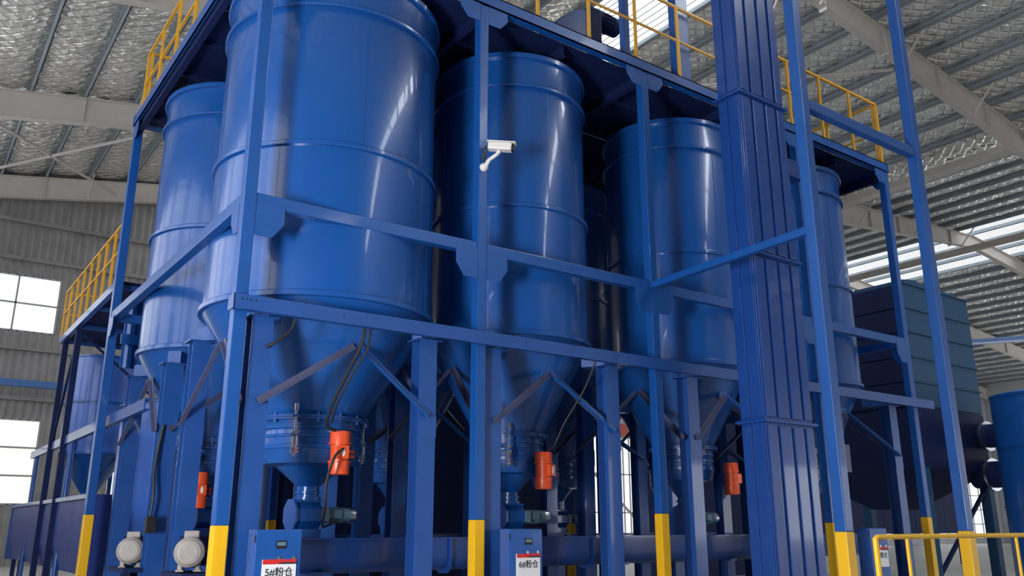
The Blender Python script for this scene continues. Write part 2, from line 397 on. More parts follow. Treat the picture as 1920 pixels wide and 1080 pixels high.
# low channel that ties the silo legs together
ch = thing('tie_channel', 'long blue steel channel bolted level across the silo legs at one third height', 'beam', (0, -0.17, 3.82))
m = MB(); m.box((-0.12, -0.19, 3.815), (14.42, -0.175, 3.985)); m.box((-0.12, -0.175, 3.97), (14.42, -0.10, 3.985)); m.box((-0.12, -0.175, 3.815), (14.42, -0.10, 3.83))
m.box((-0.125, -0.19, 3.815), (-0.11, 0.0, 3.985))
m.build('web', 'leg', ch)
m = MB()
for x in (-0.03, 0.02, 0.07, 0.13): m.tube([(x, -0.192, 3.93), (x, -0.189, 3.93)], 0.011, 8)
for x in (1.2, 3.9, 5.6): m.tube([(x, -0.192, 3.92), (x, -0.189, 3.92)], 0.011, 8)
m.build('bolt_hole', 'black', ch)['kind'] = 'stuff'
ch2 = thing('side_channel', 'blue steel channel running back along the left side behind the left outer post', 'beam', (0.15, 5, 3.3))
MB().box((0.12, 4.6, 3.22), (0.14, 17.0, 3.40)).box((0.14, 4.6, 3.38), (0.22, 17.0, 3.40)).box((0.14, 4.6, 3.22), (0.22, 17.0, 3.24)).build('channel', 'leg', ch2)
for y in (11.2, 16.3): MB().tube([(0.2, y, 0), (0.2, y, 3.22)], 0.055, 12).build('pipe_post', 'leg', ch2)

# ------------------------------------------------------------------ silos
def silo(cx, cy, R, legs, label, name='silo', front_detail=True):
    k = R/1.26 if R < 1.5 else 1.0
    t = thing(name, label, 'silo', (cx, cy, 0), 'big blue silos in the steel frame')
    c = (cx, cy, 0); fr = 0.70 if R > 1.5 else 0.56; N = 96
    MB().lathe(c, [(R, 4.22), (R, 6.2), (R-0.015, 6.21), (R-0.015, 8.2), (R-0.02, 8.21), (R-0.02, 8.74)], N, cap=False).build('shell', 'silo', t)
    MB().lathe(c, [(R-0.02, 8.74), (R-0.02, 8.75), (0.4, 8.93), (0.4, 8.98)], N).build('roof_cone', 'silo', t)
    for z, h, e in ((8.68, 0.09, 0.03), (8.17, 0.05, 0.035), (6.15, 0.065, 0.04), (4.17, 0.075, 0.045)):
        MB().lathe(c, [(R-0.03, z), (R+e-0.006, z), (R+e, z+0.006), (R+e, z+h-0.012), (R+e-0.012, z+h), (R-0.03, z+h)], N, cap=False).build('ring_band', 'silo', t)
    # vertical weld seams
    for a in (0.3, 2.2, 3.9, 5.4): MB().bar((cx+(R+0.001)*cos(a), cy+(R+0.001)*sin(a), 4.25), (cx+(R+0.001)*cos(a), cy+(R+0.001)*sin(a), 6.15), 0.012, 0.005, up=(cos(a), sin(a), 0)).build('weld_seam', 'silo', t)
    for a in (1.1, 3.1, 4.6, 6.1): MB().bar((cx+(R-0.014)*cos(a), cy+(R-0.014)*sin(a), 6.22), (cx+(R-0.014)*cos(a), cy+(R-0.014)*sin(a), 8.16), 0.012, 0.005, up=(cos(a), sin(a), 0)).build('weld_seam', 'silo', t)
    for a in (-1.35, 0.7, 2.6): MB().bar((cx+(R-0.2)*cos(a), cy+(R-0.2)*sin(a), 8.78), (cx+(R-0.2)*cos(a), cy+(R-0.2)*sin(a), 8.93), 0.16, 0.02, up=(cos(a), sin(a), 0)).build('lifting_lug', 'silo', t)
    MB().lathe(c, [(R-0.005, 4.19), (fr-0.02, 2.86), (fr-0.02, 2.84)], N, cap=False).build('hopper_cone', 'silo', t)
    # bolted discharge flange with dog clamps
    fl = MB().lathe(c, [(fr-0.05, 2.79), (fr+0.05, 2.79), (fr+0.05, 2.815), (fr-0.0, 2.817), (fr+0.05, 2.82), (fr+0.05, 2.845), (fr-0.05, 2.845)], 64, cap=False).build('discharge_flange', 'leg', t)
    for i in range(16):
        a = i*2*pi/16+0.1; x, y = cx+(fr+0.028)*cos(a), cy+(fr+0.028)*sin(a)
        if sin(a) < 0.5: MB().tube([(x, y, 2.755), (x, y, 2.875)], 0.016, 6).build('bolt', 'leg', fl)
    q = fr/0.70
    MB().lathe(c, [(0.66*q, 2.80), (0.66*q, 2.72), (0.68*q, 2.715), (0.68*q, 2.69), (0.64*q, 2.685), (0.65*q, 2.62), (0.67*q, 2.61), (0.67*q, 2.585), (0.645*q, 2.58), (0.65*q, 2.50), (0.67*q, 2.49), (0.67*q, 2.44), (0.655*q, 2.43), (0.63*q, 2.34), (0.59*q, 2.26), (0.42*q, 2.235)], 64, cap=False).build('vibrating_drum', 'silo', t)
    for a in (-2.2, 0.2):
        b = a+0.05
        dv = Vector((cos(a), sin(a), 0)); r0 = fr+0.02
        h = MB(); p = Vector((cx, cy, 0))+dv*(r0+0.13)
        h.tube([p+Vector((0,0,2.32)), p+Vector((0,0,2.92))], 0.018, 8); h.tube([p+Vector((0,0,2.45)), p+Vector((0,0,2.58))], 0.038, 8); h.tube([p+Vector((0,0,2.88)), p+Vector((0,0,2.96))], 0.028, 8)
        for zz in (2.60, 2.40, 2.36): h.tube([p+Vector((0,0,zz)), p+Vector((0,0,zz+0.022))], 0.05, 6)
        hg = h.build('hanger_rod', 'zinc', t)
        for zz in (2.80, 2.56):
            s2 = Vector((-dv.y, dv.x, 0))
            q0 = Vector((cx, cy, zz))+dv*(r0-0.06)
            MB().prism([q0-s2*0.09, q0+dv*0.25-s2*0.03, q0+dv*0.25+s2*0.03, q0+s2*0.09], (0, 0, 0.02)).build('hanger_bracket', 'leg', hg, smooth=False)
    MB().lathe(c, [(0.43*q, 2.235), (0.15, 1.99), (0.14, 1.985), (0.14, 1.93), (0.165, 1.925), (0.165, 1.90), (0.14, 1.895), (0.14, 1.86), (0.17, 1.855), (0.17, 1.82)], 40, cap=False).build('outlet_spout', 'silo', t)
    # legs with cap plates
    for i, (lx, ly, zt) in enumerate(legs):
        g = MB().ibeam((lx, ly, 0.012), (lx, ly, zt-0.014), 0.25, 0.22, 0.014, up=(0, -1, 0)).build('leg', 'leg', t)
        box((lx-0.18, ly-0.15, zt-0.014), (lx+0.18, ly+0.15, zt)).build('cap_plate', 'leg', g)
        box((lx-0.17, ly-0.15, 0), (lx+0.17, ly+0.15, 0.012)).build('base_plate', 'leg', g)
        box((lx-0.13, ly-0.118, 2.56), (lx+0.13, ly-0.11, 2.84)).build('splice_plate', 'leg', g)
        # ring beam stub resting on the leg and reaching the shell
        dv = Vector((cx-lx, cy-ly, 0)); L = dv.length; dv.normalize()
        MB().bar((lx, ly, zt+0.10), (Vector((lx, ly, zt+0.10))+dv*max(0.1, L-R+0.04)), 0.20, 0.20).build('support_bracket', 'leg', g, smooth=False)
    # chevron braces from the cone to the legs on each side
    def brace(P, la, lb, n):
        P = Vector(P); n = Vector(n)
        s2 = Vector((-n.y, n.x, 0))
        br = MB().prism([P-s2*0.12+Vector((0,0,-0.07)), P-s2*0.09+Vector((0,0,0.05)), P+Vector((0,0,0.11)), P+s2*0.09+Vector((0,0,0.05)), P+s2*0.12+Vector((0,0,-0.07))], n*-0.10).build('cone_bracket', 'leg', t, smooth=False)
        for ib, l in enumerate((la, lb)):
            q = Vector((l[0], l[1], 2.84))+n*0.14; a = P+n*0.03-Vector((0,0,0.02))
            d = (q-a).normalized(); a = a+d*0.06; vv = n.cross(d); vv = vv if vv.z < 0 else -vv
            MB().bar(a, q, 0.08, 0.012, up=n).bar(a+vv*0.036+n*0.03, q+vv*0.036+n*0.03, 0.009, 0.06, up=n).build('brace', 'steel' if ib and n.y < -0.5 else 'brace', br, smooth=False)
    rz = R-(R-fr)*(4.19-3.68)/1.33
    A, B, Cc, D = legs   # front-left, front-right, back-left, back-right
    brace((cx, cy-rz-0.02, 3.70), A, B, (0, -1, 0))
    brace((cx-rz-0.02, cy, 3.84), A, Cc, (-1, 0, 0))
    brace((cx+rz+0.02, cy, 3.75), B, D, (1, 0, 0))
    return t
def legset(x0, x1, y0, y1): return [(x0, y0, 3.815), (x1, y0, 3.815), (x0+0.08, y1, 4.0), (x1-0.08, y1, 4.0)]
silo(1.57, 1.47, 1.53, legset(0.30, 2.49, 0.13, 2.80), 'widest blue silo, nearest the camera, just behind the front corner post')
silo(4.80, 1.47, 1.26, legset(3.50, 5.66, 0.13, 2.80), 'second blue silo of the front row, behind the post that holds the security camera')
silo(8.66, 1.47, 1.26, legset(7.40, 9.80, 0.13, 2.80), 'third blue silo of the front row, half hidden left of the bucket elevator casing')
silo(12.20, 1.47, 1.24, legset(11.1, 13.2, 0.13, 2.80), 'last blue silo of the front row, seen right of the bucket elevator casing')
silo(1.38, 5.15, 1.30, legset(0.28, 2.45, 3.75, 6.45), 'blue silo of the back row seen left of the widest silo, window glare on it')
silo(4.80, 5.15, 1.26, legset(3.50, 5.66, 3.80, 6.45), 'back-row blue silo hidden in shade between the two front silos beside the camera post')
silo(8.66, 5.15, 1.26, legset(7.40, 9.80, 3.80, 6.45), 'back-row blue silo in deep shade behind the third front silo')
silo(12.20, 5.15, 1.24, legset(11.1, 13.2, 3.80, 6.45), 'back-row blue silo in the far corner of the frame behind the last front silo')

# ------------------------------------------------------------------ rotary valves under the silos, with gear motors
def valve(cx, cy, label):
    t = thing('rotary_valve', label, 'valve', (cx, cy, 1.40), 'rotary valves under the silos')
    z = 1.63
    oc = [(cy+0.205*cos(a), z+0.19*sin(a)) for a in [pi/8+i*pi/4 for i in range(8)]]
    MB().prism([(cx-0.17, y, zz) for y, zz in oc], (0.34, 0, 0)).box((cx-0.16, cy-0.16, 1.79), (cx+0.16, cy+0.16, 1.82)).box((cx-0.17, cy-0.17, 1.33), (cx+0.17, cy+0.17, 1.46)).build('housing', 'silo', t, smooth=False)
    oc2 = [(cy+0.235*cos(a), z+0.215*sin(a)) for a in [pi/8+i*pi/4 for i in range(8)]]
    MB().prism([(cx-0.20, y, zz) for y, zz in oc2], (0.03, 0, 0)).build('side_cover', 'leg', t, smooth=False)
    g = MB().lathe((cx+0.17, cy-0.08, z), [(0.10, 0.0), (0.10, 0.10), (0.085, 0.11), (0.085, 0.30), (0.095, 0.31), (0.095, 0.42), (0.05, 0.43)], 28, axis='x')
    for i in range(12):
        a = i*pi/6; g.bar((cx+0.30, cy-0.08+0.09*cos(a), z+0.09*sin(a)), (cx+0.47, cy-0.08+0.09*cos(a), z+0.09*sin(a)), 0.006, 0.02, up=(0, cos(a), sin(a)))
    g.box((cx+0.16, cy-0.20, z-0.08), (cx+0.26, cy-0.10, z+0.08))
    gm = g.build('gear_motor', 'tealmotor', t)
    MB().lathe((cx+0.59, cy-0.08, z), [(0.095, -0.02), (0.10, 0.0), (0.10, 0.06), (0.07, 0.075)], 28, axis='x').build('fan_cowl', 'zinc', gm)
    box((cx+0.33, cy-0.21, z-0.04), (cx+0.43, cy-0.16, z+0.06)).build('terminal_box', 'tealmotor', gm)
    return t
valve(1.54, 1.47, 'blue octagonal rotary valve with small motor under the widest silo, above the first control cabinet')
valve(4.80, 1.47, 'rotary valve with green-grey motor under the second silo, above the second control cabinet')
valve(8.66, 1.47, 'dark rotary valve with green-grey motor under the third front silo, beside the elevator casing')
valve(1.38, 5.15, 'blue rotary valve just left of the yellow corner post foot, under the left back silo')
valve(4.80, 5.15, 'rotary valve under the back-row silo behind the post with the security camera')
valve(8.66, 5.15, 'rotary valve under the back-row silo next to the bright doorway')

# orange vibration motors
def vibrator(x, y, z, dirv, label):
    t = thing('vibration_motor', label, 'motor', (x, y, z), 'orange vibration motors on the silo cones')
    c = (x, y, z)
    MB().lathe(c, [(0.10, -0.27), (0.125, -0.265), (0.13, -0.25), (0.13, -0.10)], 36).lathe(c, [(0.13, 0.10), (0.13, 0.25), (0.125, 0.265), (0.10, 0.27)], 36).lathe(c, [(0.115, -0.11), (0.115, 0.11)], 36).build('body', 'orange', t)
    for zz in (-0.125, 0.10):
        MB().lathe((x, y, z+zz), [(0.12, 0), (0.145, 0.003), (0.145, 0.022), (0.12, 0.025)], 36).build('end_flange', 'orange', t)
    d = Vector(dirv).normalized(); s2 = Vector((-d.y, d.x, 0)); p = Vector(c)
    jb = MB().prism([p+d*0.10-s2*0.07+Vector((0,0,-0.08)), p+d*0.10+s2*0.07+Vector((0,0,-0.08)), p+d*0.10+s2*0.07+Vector((0,0,0.08)), p+d*0.10-s2*0.07+Vector((0,0,0.08))], d*0.07).build('junction_box', 'orange', t, smooth=False)
    q = p+d*0.172
    vs = []
    for k in range(12): a = k*pi/6; vs.append(q+s2*(0.022*cos(a))+Vector((0, 0, 0.055*sin(a))))
    MB().prism(vs, d*0.004).build('rating_plate', 'white', jb, smooth=False)
    r = Vector((0.9, 0.2, 0)).normalized()
    MB().box((x+0.10, y-0.03, z-0.06), (x+0.19, y+0.03, z-0.02)).box((x+0.10, y-0.03, z+0.0), (x+0.19, y+0.03, z+0.04)).tube([(x+0.15, y-0.04, z-0.04), (x+0.15, y+0.05, z-0.04)], 0.022, 8).build('mounting_foot', 'orange', t)
    e = (Vector((0.0, 0, 0)))
    MB().box((x-0.02, y+0.06, z-0.10), (x+0.20, y+0.28, z+0.10)).build('mounting_bracket', 'leg', t, smooth=False)
    return t
vibrator(1.655, 0.74, 2.38, (-0.15, -1, 0), 'brightest orange vibration motor with dangling cable, left, on the widest silo')
vibrator(4.93, 0.78, 2.28, (0.3, -1, 0), 'orange vibration motor on the second silo, above the second cabinet')
vibrator(8.96, 0.66, 2.28, (0.8, -1, 0), 'darkest orange vibration motor, right, tight beside the elevator casing')
vibrator(0.98, 4.30, 2.02, (0, -1, 0), 'orange vibration motor mostly hidden behind the front corner post')

# ------------------------------------------------------------------ horizontal screw conveyors
def conveyor(y, x0, x1, label):
    t = thing('screw_conveyor', label, 'conveyor', (x0, y, 0), None)
    c = (0, y, 1.10)
    pr = [(y-0.17, 1.33), (y-0.17, 1.08)]+[(y-0.17*cos(a), 1.08-0.17*sin(a)) for a in [i*pi/10 for i in range(1, 10)]]+[(y+0.17, 1.08), (y+0.17, 1.33)]
    MB().prism([(x0, a, b) for a, b in pr], (x1-x0, 0, 0)).build('trough', 'lift', t)
    MB().box((x0-0.02, y-0.23, 1.325), (x1+0.02, y+0.23, 1.345)).build('cover_plate', 'lift', t)
    x = x0
    while x <= x1+0.01:
        q = [(a+(-0.05 if a < y else 0.05), b+(-0.05 if b < 1.0 else 0)) for a, b in pr]
        MB().prism([(x-0.015, a, b) for a, b in q], (0.03, 0, 0)).build('joint_flange', 'lift', t, smooth=False); x += 2.6
    x = x0+0.7
    while x < x1:
        MB().box((x-0.08, y-0.15, 0.9), (x+0.08, y+0.15, 0.94)).ibeam((x, y, 0), (x, y, 0.9), 0.14, 0.14, 0.012, up=(0, 1, 0)).build('support_leg', 'leg', t, smooth=False); x += 2.6
    return t
conveyor(1.30, 0.95, 13.4, 'long blue covered screw conveyor running level under the front row of silos')
conveyor(5.05, 0.9, 13.4, 'rear blue screw conveyor running level under the back row of silos')

# ------------------------------------------------------------------ control cabinets with signs
def text(body, size, loc, m, parent, rot=(pi/2, 0, 0), bold=0.0):
    cu = bpy.data.curves.new('lettering', 'FONT'); cu.body = body; cu.size = size; cu.align_x = 'CENTER'; cu.extrude = 0.0006; cu.offset = bold
    tmp = bpy.data.objects.new('lettering_src', cu); COL.objects.link(tmp)
    bpy.context.view_layer.update()
    me = bpy.data.meshes.new_from_object(tmp.evaluated_get(bpy.context.evaluated_depsgraph_get()))
    bpy.data.objects.remove(tmp)
    ob = bpy.data.objects.new('lettering', me); COL.objects.link(ob)
    me.materials.clear(); me.materials.append(M[m])
    ob.parent = parent; org = Vector((0,0,0)); q = parent
    while q is not None: org += q.location; q = q.parent
    ob.location = Vector(loc)-org; ob.rotation_euler = rot
    return ob
def cabinet(x, y, txt, label, siglabel):
    t = thing('control_cabinet', label, 'cabinet', (x+0.25, y+0.11, 0), 'small control cabinets by the silos')
    box((x, y+0.012, 0.66), (x+0.50, y+0.22, 1.46)).build('body', 'leg', t, bevel=0.006)
    d = box((x+0.008, y-0.008, 0.67), (x+0.492, y+0.012, 1.452)).build('door', 'steel', t, bevel=0.005)
    MB().box((x+0.22, y-0.016, 1.27), (x+0.33, y-0.008, 1.35)).build('meter_bezel', 'black', d)
    MB().box((x+0.23, y-0.019, 1.30), (x+0.32, y-0.015, 1.335)).build('meter_display', 'tealmotor', d)
    for z in (0.75, 1.37): box((x-0.004, y+0.0, z-0.035), (x+0.008, y+0.014, z+0.035)).build('hinge', 'black', d)
    for a in (0.07, 0.39): MB().box((x+a, y+0.06, 0), (x+a+0.04, y+0.10, 0.66)).build('stand_leg', 'leg', t)
    s = thing('cabinet_sign', siglabel, 'sign', (x+0.27, y-0.012, 1.14), 'white name boards on the cabinets')
    sx = x+0.085; yy = y-0.020
    box((sx, yy-0.004, 0.86), (sx+0.36, yy+0.011, 1.165)).build('board', 'paper', s)
    box((sx, yy-0.0055, 1.118), (sx+0.36, yy-0.004, 1.165)).build('red_header', 'red', s)
    MB().prism([(sx+0.17, yy-0.007, 1.118), (sx+0.36, yy-0.007, 1.118), (sx+0.36, yy-0.007, 1.136), (sx+0.19, yy-0.007, 1.136)], (0, 0.001, 0)).build('dark_stripe', 'ink', s, smooth=False)
    text(txt, 0.098, (sx+0.18, yy-0.0055, 1.005), 'ink', s, bold=0.0015)
    for a in (0.17, 0.33):
        MB().lathe((sx+a, yy+0.008, 1.180), [(0.018, -0.008), (0.018, 0.0), (0.009, 0.001), (0.009, 0.006)], 14, axis='y').build('suction_hook', 'zinc', s)
cabinet(0.23, -0.47, '5#粉仓', 'small blue control cabinet standing by the front corner post with a white 5# board', 'white board with red header reading 5# on the first cabinet')
cabinet(3.43, -0.47, '6#粉仓', 'small blue control cabinet right of the camera post with a white 6# board', 'white board with red header reading 6# on the second cabinet')
cabinet(10.05, -1.15, '7#粉仓', 'small blue control cabinet in shade behind the tall yellow-footed hoist post', 'white board with red header on the shaded third cabinet')

# ------------------------------------------------------------------ security camera on the second post
t = thing('security_camera', 'white bullet security camera on an angled arm, fixed to the second front post', 'camera', (3.24, -0.08, 6.35))
MB().lathe((3.24, -0.09, 6.38), [(0.06, 0.015), (0.06, -0.02), (0.035, -0.06)], 20, axis='y').build('wall_foot', 'white', t)
MB().tube([(3.24, -0.13, 6.38), (3.26, -0.19, 6.46), (3.33, -0.28, 6.53), (3.36, -0.30, 6.58)], [0.035, 0.028, 0.026, 0.03], 12).build('arm', 'white', t)
d = Vector((0.72, -0.66, -0.12)).normalized(); p0 = Vector((3.24, -0.20, 6.66)); s2 = Vector((d.y, -d.x, 0)).normalized(); u = s2.cross(d).normalized()
if u.z < 0: u = -u
p1 = p0+d*0.34
MB().bar(p0, p1, 0.13, 0.11, up=u).build('housing', 'white', t, bevel=0.02)
MB().bar(p0+u*0.065-d*0.02, p1+u*0.065+d*0.05, 0.15, 0.012, up=u).build('sun_shield', 'white', t, bevel=0.004)
MB().tube([p1, p1+d*0.03], [0.056, 0.05], 20).build('lens_ring', 'black', t)
MB().tube([p1+d*0.028, p1+d*0.034], 0.03, 16).build('lens_glass', 'glassdark', t)
MB().tube([p0-d*0.01, p0-d*0.06-u*0.05, (3.22, -0.12, 6.55), (3.22, -0.09, 6.48)], 0.02, 8).build('cable', 'black', t)

# ------------------------------------------------------------------ bucket elevator and its post pair
t = thing('bucket_elevator', 'tall blue double-leg bucket elevator casing rising through the frame in front', 'elevator', (7.6, -1.4, 0))
X0, X1, Y0, Y1 = 7.08, 8.17, -1.60, -1.17
secs = [(0.0, 2.93), (2.95, 5.45), (5.47, 8.12), (8.14, 10.9), (10.92, 13.6)]
for k, (a, b) in enumerate(secs):
    s = MB().box((X0, Y0, a), (X1, Y1, b)).build('casing', 'lift', t, bevel=0.01)
    for xa, xb in ((X0+0.02, X0+0.22), (X0+0.29, X0+0.53), (X0+0.61, X0+0.83), (X0+0.90, X1-0.02)):
        MB().box((xa, Y0-0.028, a+0.05), (xb, Y0, b-0.05)).build('face_panel', 'lift', s, bevel=0.006)
    for ya, yb in ((Y0+0.02, Y0+0.18), (Y0+0.24, Y1-0.02)):
        MB().box((X0-0.022, ya, a+0.05), (X0, yb, b-0.05)).build('face_panel', 'lift', s, bevel=0.006)
for z in (2.94, 5.46, 8.13, 10.91):
    f = MB().box((X0-0.06, Y0-0.06, z-0.018), (X1+0.06, Y1+0.06, z+0.018)).build('joint_flange', 'lift', t)
    m = MB()
    for i in range(14):
        x = X0+(X1-X0)*i/13; m.tube([(x, Y0-0.045, z-0.035), (x, Y0-0.045, z+0.035)], 0.012, 6)
    for i in range(6):
        y = Y0+(Y1-Y0)*i/5; m.tube([(X0-0.045, y, z-0.035), (X0-0.045, y, z+0.035)], 0.012, 6)
    m.build('flange_bolts', 'lift', f)['kind'] = 'stuff'
box((X1+0.0, -1.5, 7.05), (X1+0.55, -1.3, 7.35)).build('guide_bracket', 'lift', t)
hp = thing('hoist_frame', 'two very tall blue posts with yellow feet and high cross beam, right of the elevator', 'frame', (7.8, -3.16, 0))
for x in (6.36, 9.18):
    p = box((x-0.077, -3.237, 1.43), (x+0.077, -3.083, 14.0)).build('post', 'steel', hp, bevel=0.012)
    box((x-0.079, -3.239, 0.015), (x+0.079, -3.081, 1.43)).build('painted_foot', 'yellow', p, bevel=0.012)
    box((x-0.16, -3.32, 0), (x+0.16, -3.0, 0.015)).build('base_plate', 'steel', p)
box((6.437, -3.22, 6.96), (9.103, -3.10, 7.10)).build('cross_beam', 'steel', hp, bevel=0.008)
MB().bar((6.36, -3.08, 5.22), (6.53, -0.09, 5.20), 0.10, 0.11).build('tie_beam', 'steel', hp, bevel=0.008)

# ------------------------------------------------------------------ things on the deck: railings, posts, feeder, gear motor
def railing(p0, p1, z, n, label, skip=(), h=1.45, m='rail', midz=0.75, post=0.045):
    t = thing('guard_railing', label, 'railing', (p0[0], p0[1], z), None)
    p0 = Vector((*p0, 0)); p1 = Vector((*p1, 0))
    for i in range(n+1):
        q = p0.lerp(p1, i/n); box((q.x-post/2, q.y-post/2, z), (q.x+post/2, q.y+post/2, z+h)).build('rail_post', m, t)
    for zz, w in ((h, 0.045), (midz, 0.035)):
        MB().bar(p0+Vector((0, 0, z+zz)), p1+Vector((0, 0, z+zz)), w, w).build('rail', m, t)
    return t
railing((0.0, -0.03), (13.9, -0.03), 9.22, 13, 'long yellow guard railing along the front edge of the top deck')
railing((13.9, 0.05), (13.9, 7.1), 9.22, 6, 'yellow guard railing across the right end of the top deck')
railing((-0.03, 0.1), (-0.03, 6.9), 9.22, 6, 'yellow guard railing along the left edge of the top deck', h=1.2, midz=0.55)
railing((0.1, 7.25), (13.7, 7.25), 9.22, 12, 'yellow guard railing along the back edge of the top deck')
for x, w, lab in ((6.28, 0.16, 'narrow blue post rising from the front edge of the top deck'), (7.72, 0.32, 'wide blue post rising from the top deck left of the elevator')):
    o = box((x-w/2, 0.05, 9.06), (x+w/2, 0.05+w*0.6, 14.5)).build('deck_post', 'steel', bevel=0.01)
    o['label'] = lab; o['category'] = 'post'
t = thing('top_feeder', 'blue feeder box with a round gear motor on the deck above the second silo', 'machine', (6.3, 1.5, 9.06))
MB().prism([(5.5, 1.2, 9.62), (6.45, 1.2, 9.62), (6.45, 1.2, 10.9), (6.1, 1.2, 10.75), (5.5, 1.2, 10.2)], (0, 0.6, 0)).build('hopper', 'steel', t, bevel=0.01)
MB().box((5.5, 1.2, 9.06), (5.62, 1.32, 9.62)).box((6.3, 1.2, 9.06), (6.42, 1.32, 9.62)).box((5.5, 1.68, 9.06), (5.62, 1.8, 9.62)).box((6.3, 1.68, 9.06), (6.42, 1.8, 9.62)).build('stand_leg', 'steel', t)
MB().box((6.42, 1.15, 9.9), (6.72, 1.7, 10.95)).build('gearbox', 'dark', t, bevel=0.02)
g = MB().lathe((6.75, 1.45, 10.95), [(0.2, 0.0), (0.2, 0.14), (0.17, 0.15), (0.17, 0.45), (0.185, 0.46), (0.185, 0.62), (0.1, 0.64)], 30, axis='x')
for i in range(14):
    a = i*pi/7; g.bar((6.92, 1.45+0.18*cos(a), 10.95+0.18*sin(a)), (7.18, 1.45+0.18*cos(a), 10.95+0.18*sin(a)), 0.01, 0.03, up=(0, cos(a), sin(a)))
g.build('motor', 'dark', t)
t = thing('deck_hopper', 'blue boxy hopper on the top deck above the camera post', 'hopper', (4.3, 1.2, 9.06))
MB().prism([(3.9, 0.9, 9.06), (4.7, 0.9, 9.06), (4.9, 0.9, 9.75), (3.7, 0.9, 9.75)], (0, 0.7, 0)).build('body', 'steel', t, bevel=0.01)
MB().box((3.65, 0.85, 9.75), (4.95, 1.65, 9.80)).build('rim', 'steel', t)
t = thing('dust_hopper', 'dark sheet hopper hung below the deck between the first two silos', 'hopper', (3.3, 2.4, 8.0))
MB().prism([(2.9, 2.0, 8.94), (3.7, 2.0, 8.94), (3.45, 2.0, 8.2), (3.15, 2.0, 8.2)], (0, 0.8, 0)).build('body', 'dark', t, smooth=False)

# ------------------------------------------------------------------ cables
def cable(pts, r, label, m='black'):
    P = [Vector(p) for p in pts]; out = []
    for i in range(len(P)-1):
        a = P[max(i-1, 0)]; b = P[i]; c = P[i+1]; d = P[min(i+2, len(P)-1)]
        for k in range(8):
            t = k/8; out.append(0.5*((2*b)+(c-a)*t+(2*a-5*b+4*c-d)*t*t+(3*b-a-3*c+d)*t**3))
    out.append(P[-1])
    o = MB().tube(out, r, 8).build('cable', m); o['label'] = label; o['category'] = 'cable'; return o
cable([(1.50, -0.14, 3.80), (1.48, -0.10, 3.60), (1.42, 0.1, 3.3), (1.36, 0.35, 2.95), (1.38, 0.55, 2.70), (1.52, 0.60, 2.64)], 0.022, 'thick black cable drooping from the channel to the brightest orange motor')
cable([(1.58, -0.14, 3.81), (1.55, -0.12, 3.55), (1.46, 0.05, 3.28), (1.40, 0.3, 2.95), (1.42, 0.5, 2.72)], 0.014, 'thinner cable beside the thick one above the brightest orange motor')
cable([(1.62, 0.56, 2.42), (1.48, 0.5, 2.30), (1.42, 0.55, 2.0), (1.44, 0.6, 1.72), (1.55, 0.9, 1.50), (1.72, 1.15, 1.50), (1.9, 1.2, 1.56)], 0.017, 'black cable looping from the brightest orange motor down to the first valve motor')
cable([(0.62, -0.12, 3.80), (0.58, -0.1, 3.66), (0.44, -0.05, 3.52), (0.34, 0.0, 3.46)], 0.018, 'short cable bent below the channel beside the corner leg')
cable([(5.20, -0.14, 3.80), (5.16, 0.1, 3.4), (5.0, 0.35, 2.95), (4.94, 0.5, 2.66), (4.93, 0.66, 2.56)], 0.014, 'thin cable hanging from the channel to the second orange motor')
cable([(0.20, 3.6, 2.9), (0.13, 3.55, 2.3), (0.14, 3.5, 1.9), (0.13, 3.52, 1.6)], 0.02, 'black cable with a small switch box hanging left of the leg by the grey motors')
o = MB().box((0.06, 3.40, 1.40), (0.20, 3.50, 1.62)).build('switch_box', 'black', bevel=0.01); o['label'] = 'small black and white switch box hanging on a cable left of the grey motors'; o['category'] = 'switch'

# ------------------------------------------------------------------ grey motors at the left
def grey_motor(x, y, z, s, label):
    t = thing('drive_motor', label, 'motor', (x, y, z), 'dusty grey drive motors')
    d = Vector((-0.35, -1.0, 0)).normalized(); p = Vector((x, y, z)); s2 = Vector((-d.y, d.x, 0))
    b = MB().tube([p-d*0.40*s, p-d*0.02*s], 0.150*s, 32)
    b.build('body', 'grey', t)
    for i in range(18):
        a = i*2*pi/18; q = s2*cos(a)+Vector((0, 0, sin(a)))
        if i in (4, 5): continue
        MB().bar(p-d*0.36*s+q*0.16*s, p-d*0.06*s+q*0.16*s, 0.008*s, 0.03*s, up=q).build('cooling_fin', 'grey', t, smooth=False)
    MB().tube([p-d*0.04*s, p, p+d*0.09*s, p+d*0.13*s, p+d*0.135*s], [0.175*s, 0.175*s, 0.172*s, 0.13*s, 0.09*s], 36).build('fan_cowl', 'grey', t)
    MB().tube([p+d*0.130*s, p+d*0.142*s], 0.105*s, 28).build('fan_grille', 'grey', t)
    q = p-d*0.2*s+Vector((0, 0, 0.17*s))
    MB().bar(q-d*0.09*s+Vector((0,0,0.03*s)), q+d*0.09*s+Vector((0,0,0.03*s)), 0.17*s, 0.09*s).build('terminal_box', 'grey', t, bevel=0.012)
    for k in (-1, 1):
        f = p-d*0.2*s+s2*(k*0.10*s)
        MB().bar(f-d*0.13*s-Vector((0,0,0.16*s)), f+d*0.13*s-Vector((0,0,0.16*s)), 0.05*s, 0.10*s).bar(f-d*0.15*s-Vector((0,0,0.215*s)), f+d*0.15*s-Vector((0,0,0.215*s)), 0.09*s, 0.02*s).build('foot', 'grey', t)
    gq = p-d*0.42*s
    MB().tube([gq, gq-d*0.16*s], 0.2*s, 24).bar(gq-d*0.16*s, gq-d*0.5*s, 0.34*s, 0.36*s).build('gearbox', 'dark', t)
    return t
grey_motor(0.30, 2.05, 1.18, 1.05, 'dusty grey motor right beside the yellow foot of the corner post')
grey_motor(0.05, 4.05, 1.16, 1.05, 'dusty grey motor further left, between the two left silo legs')
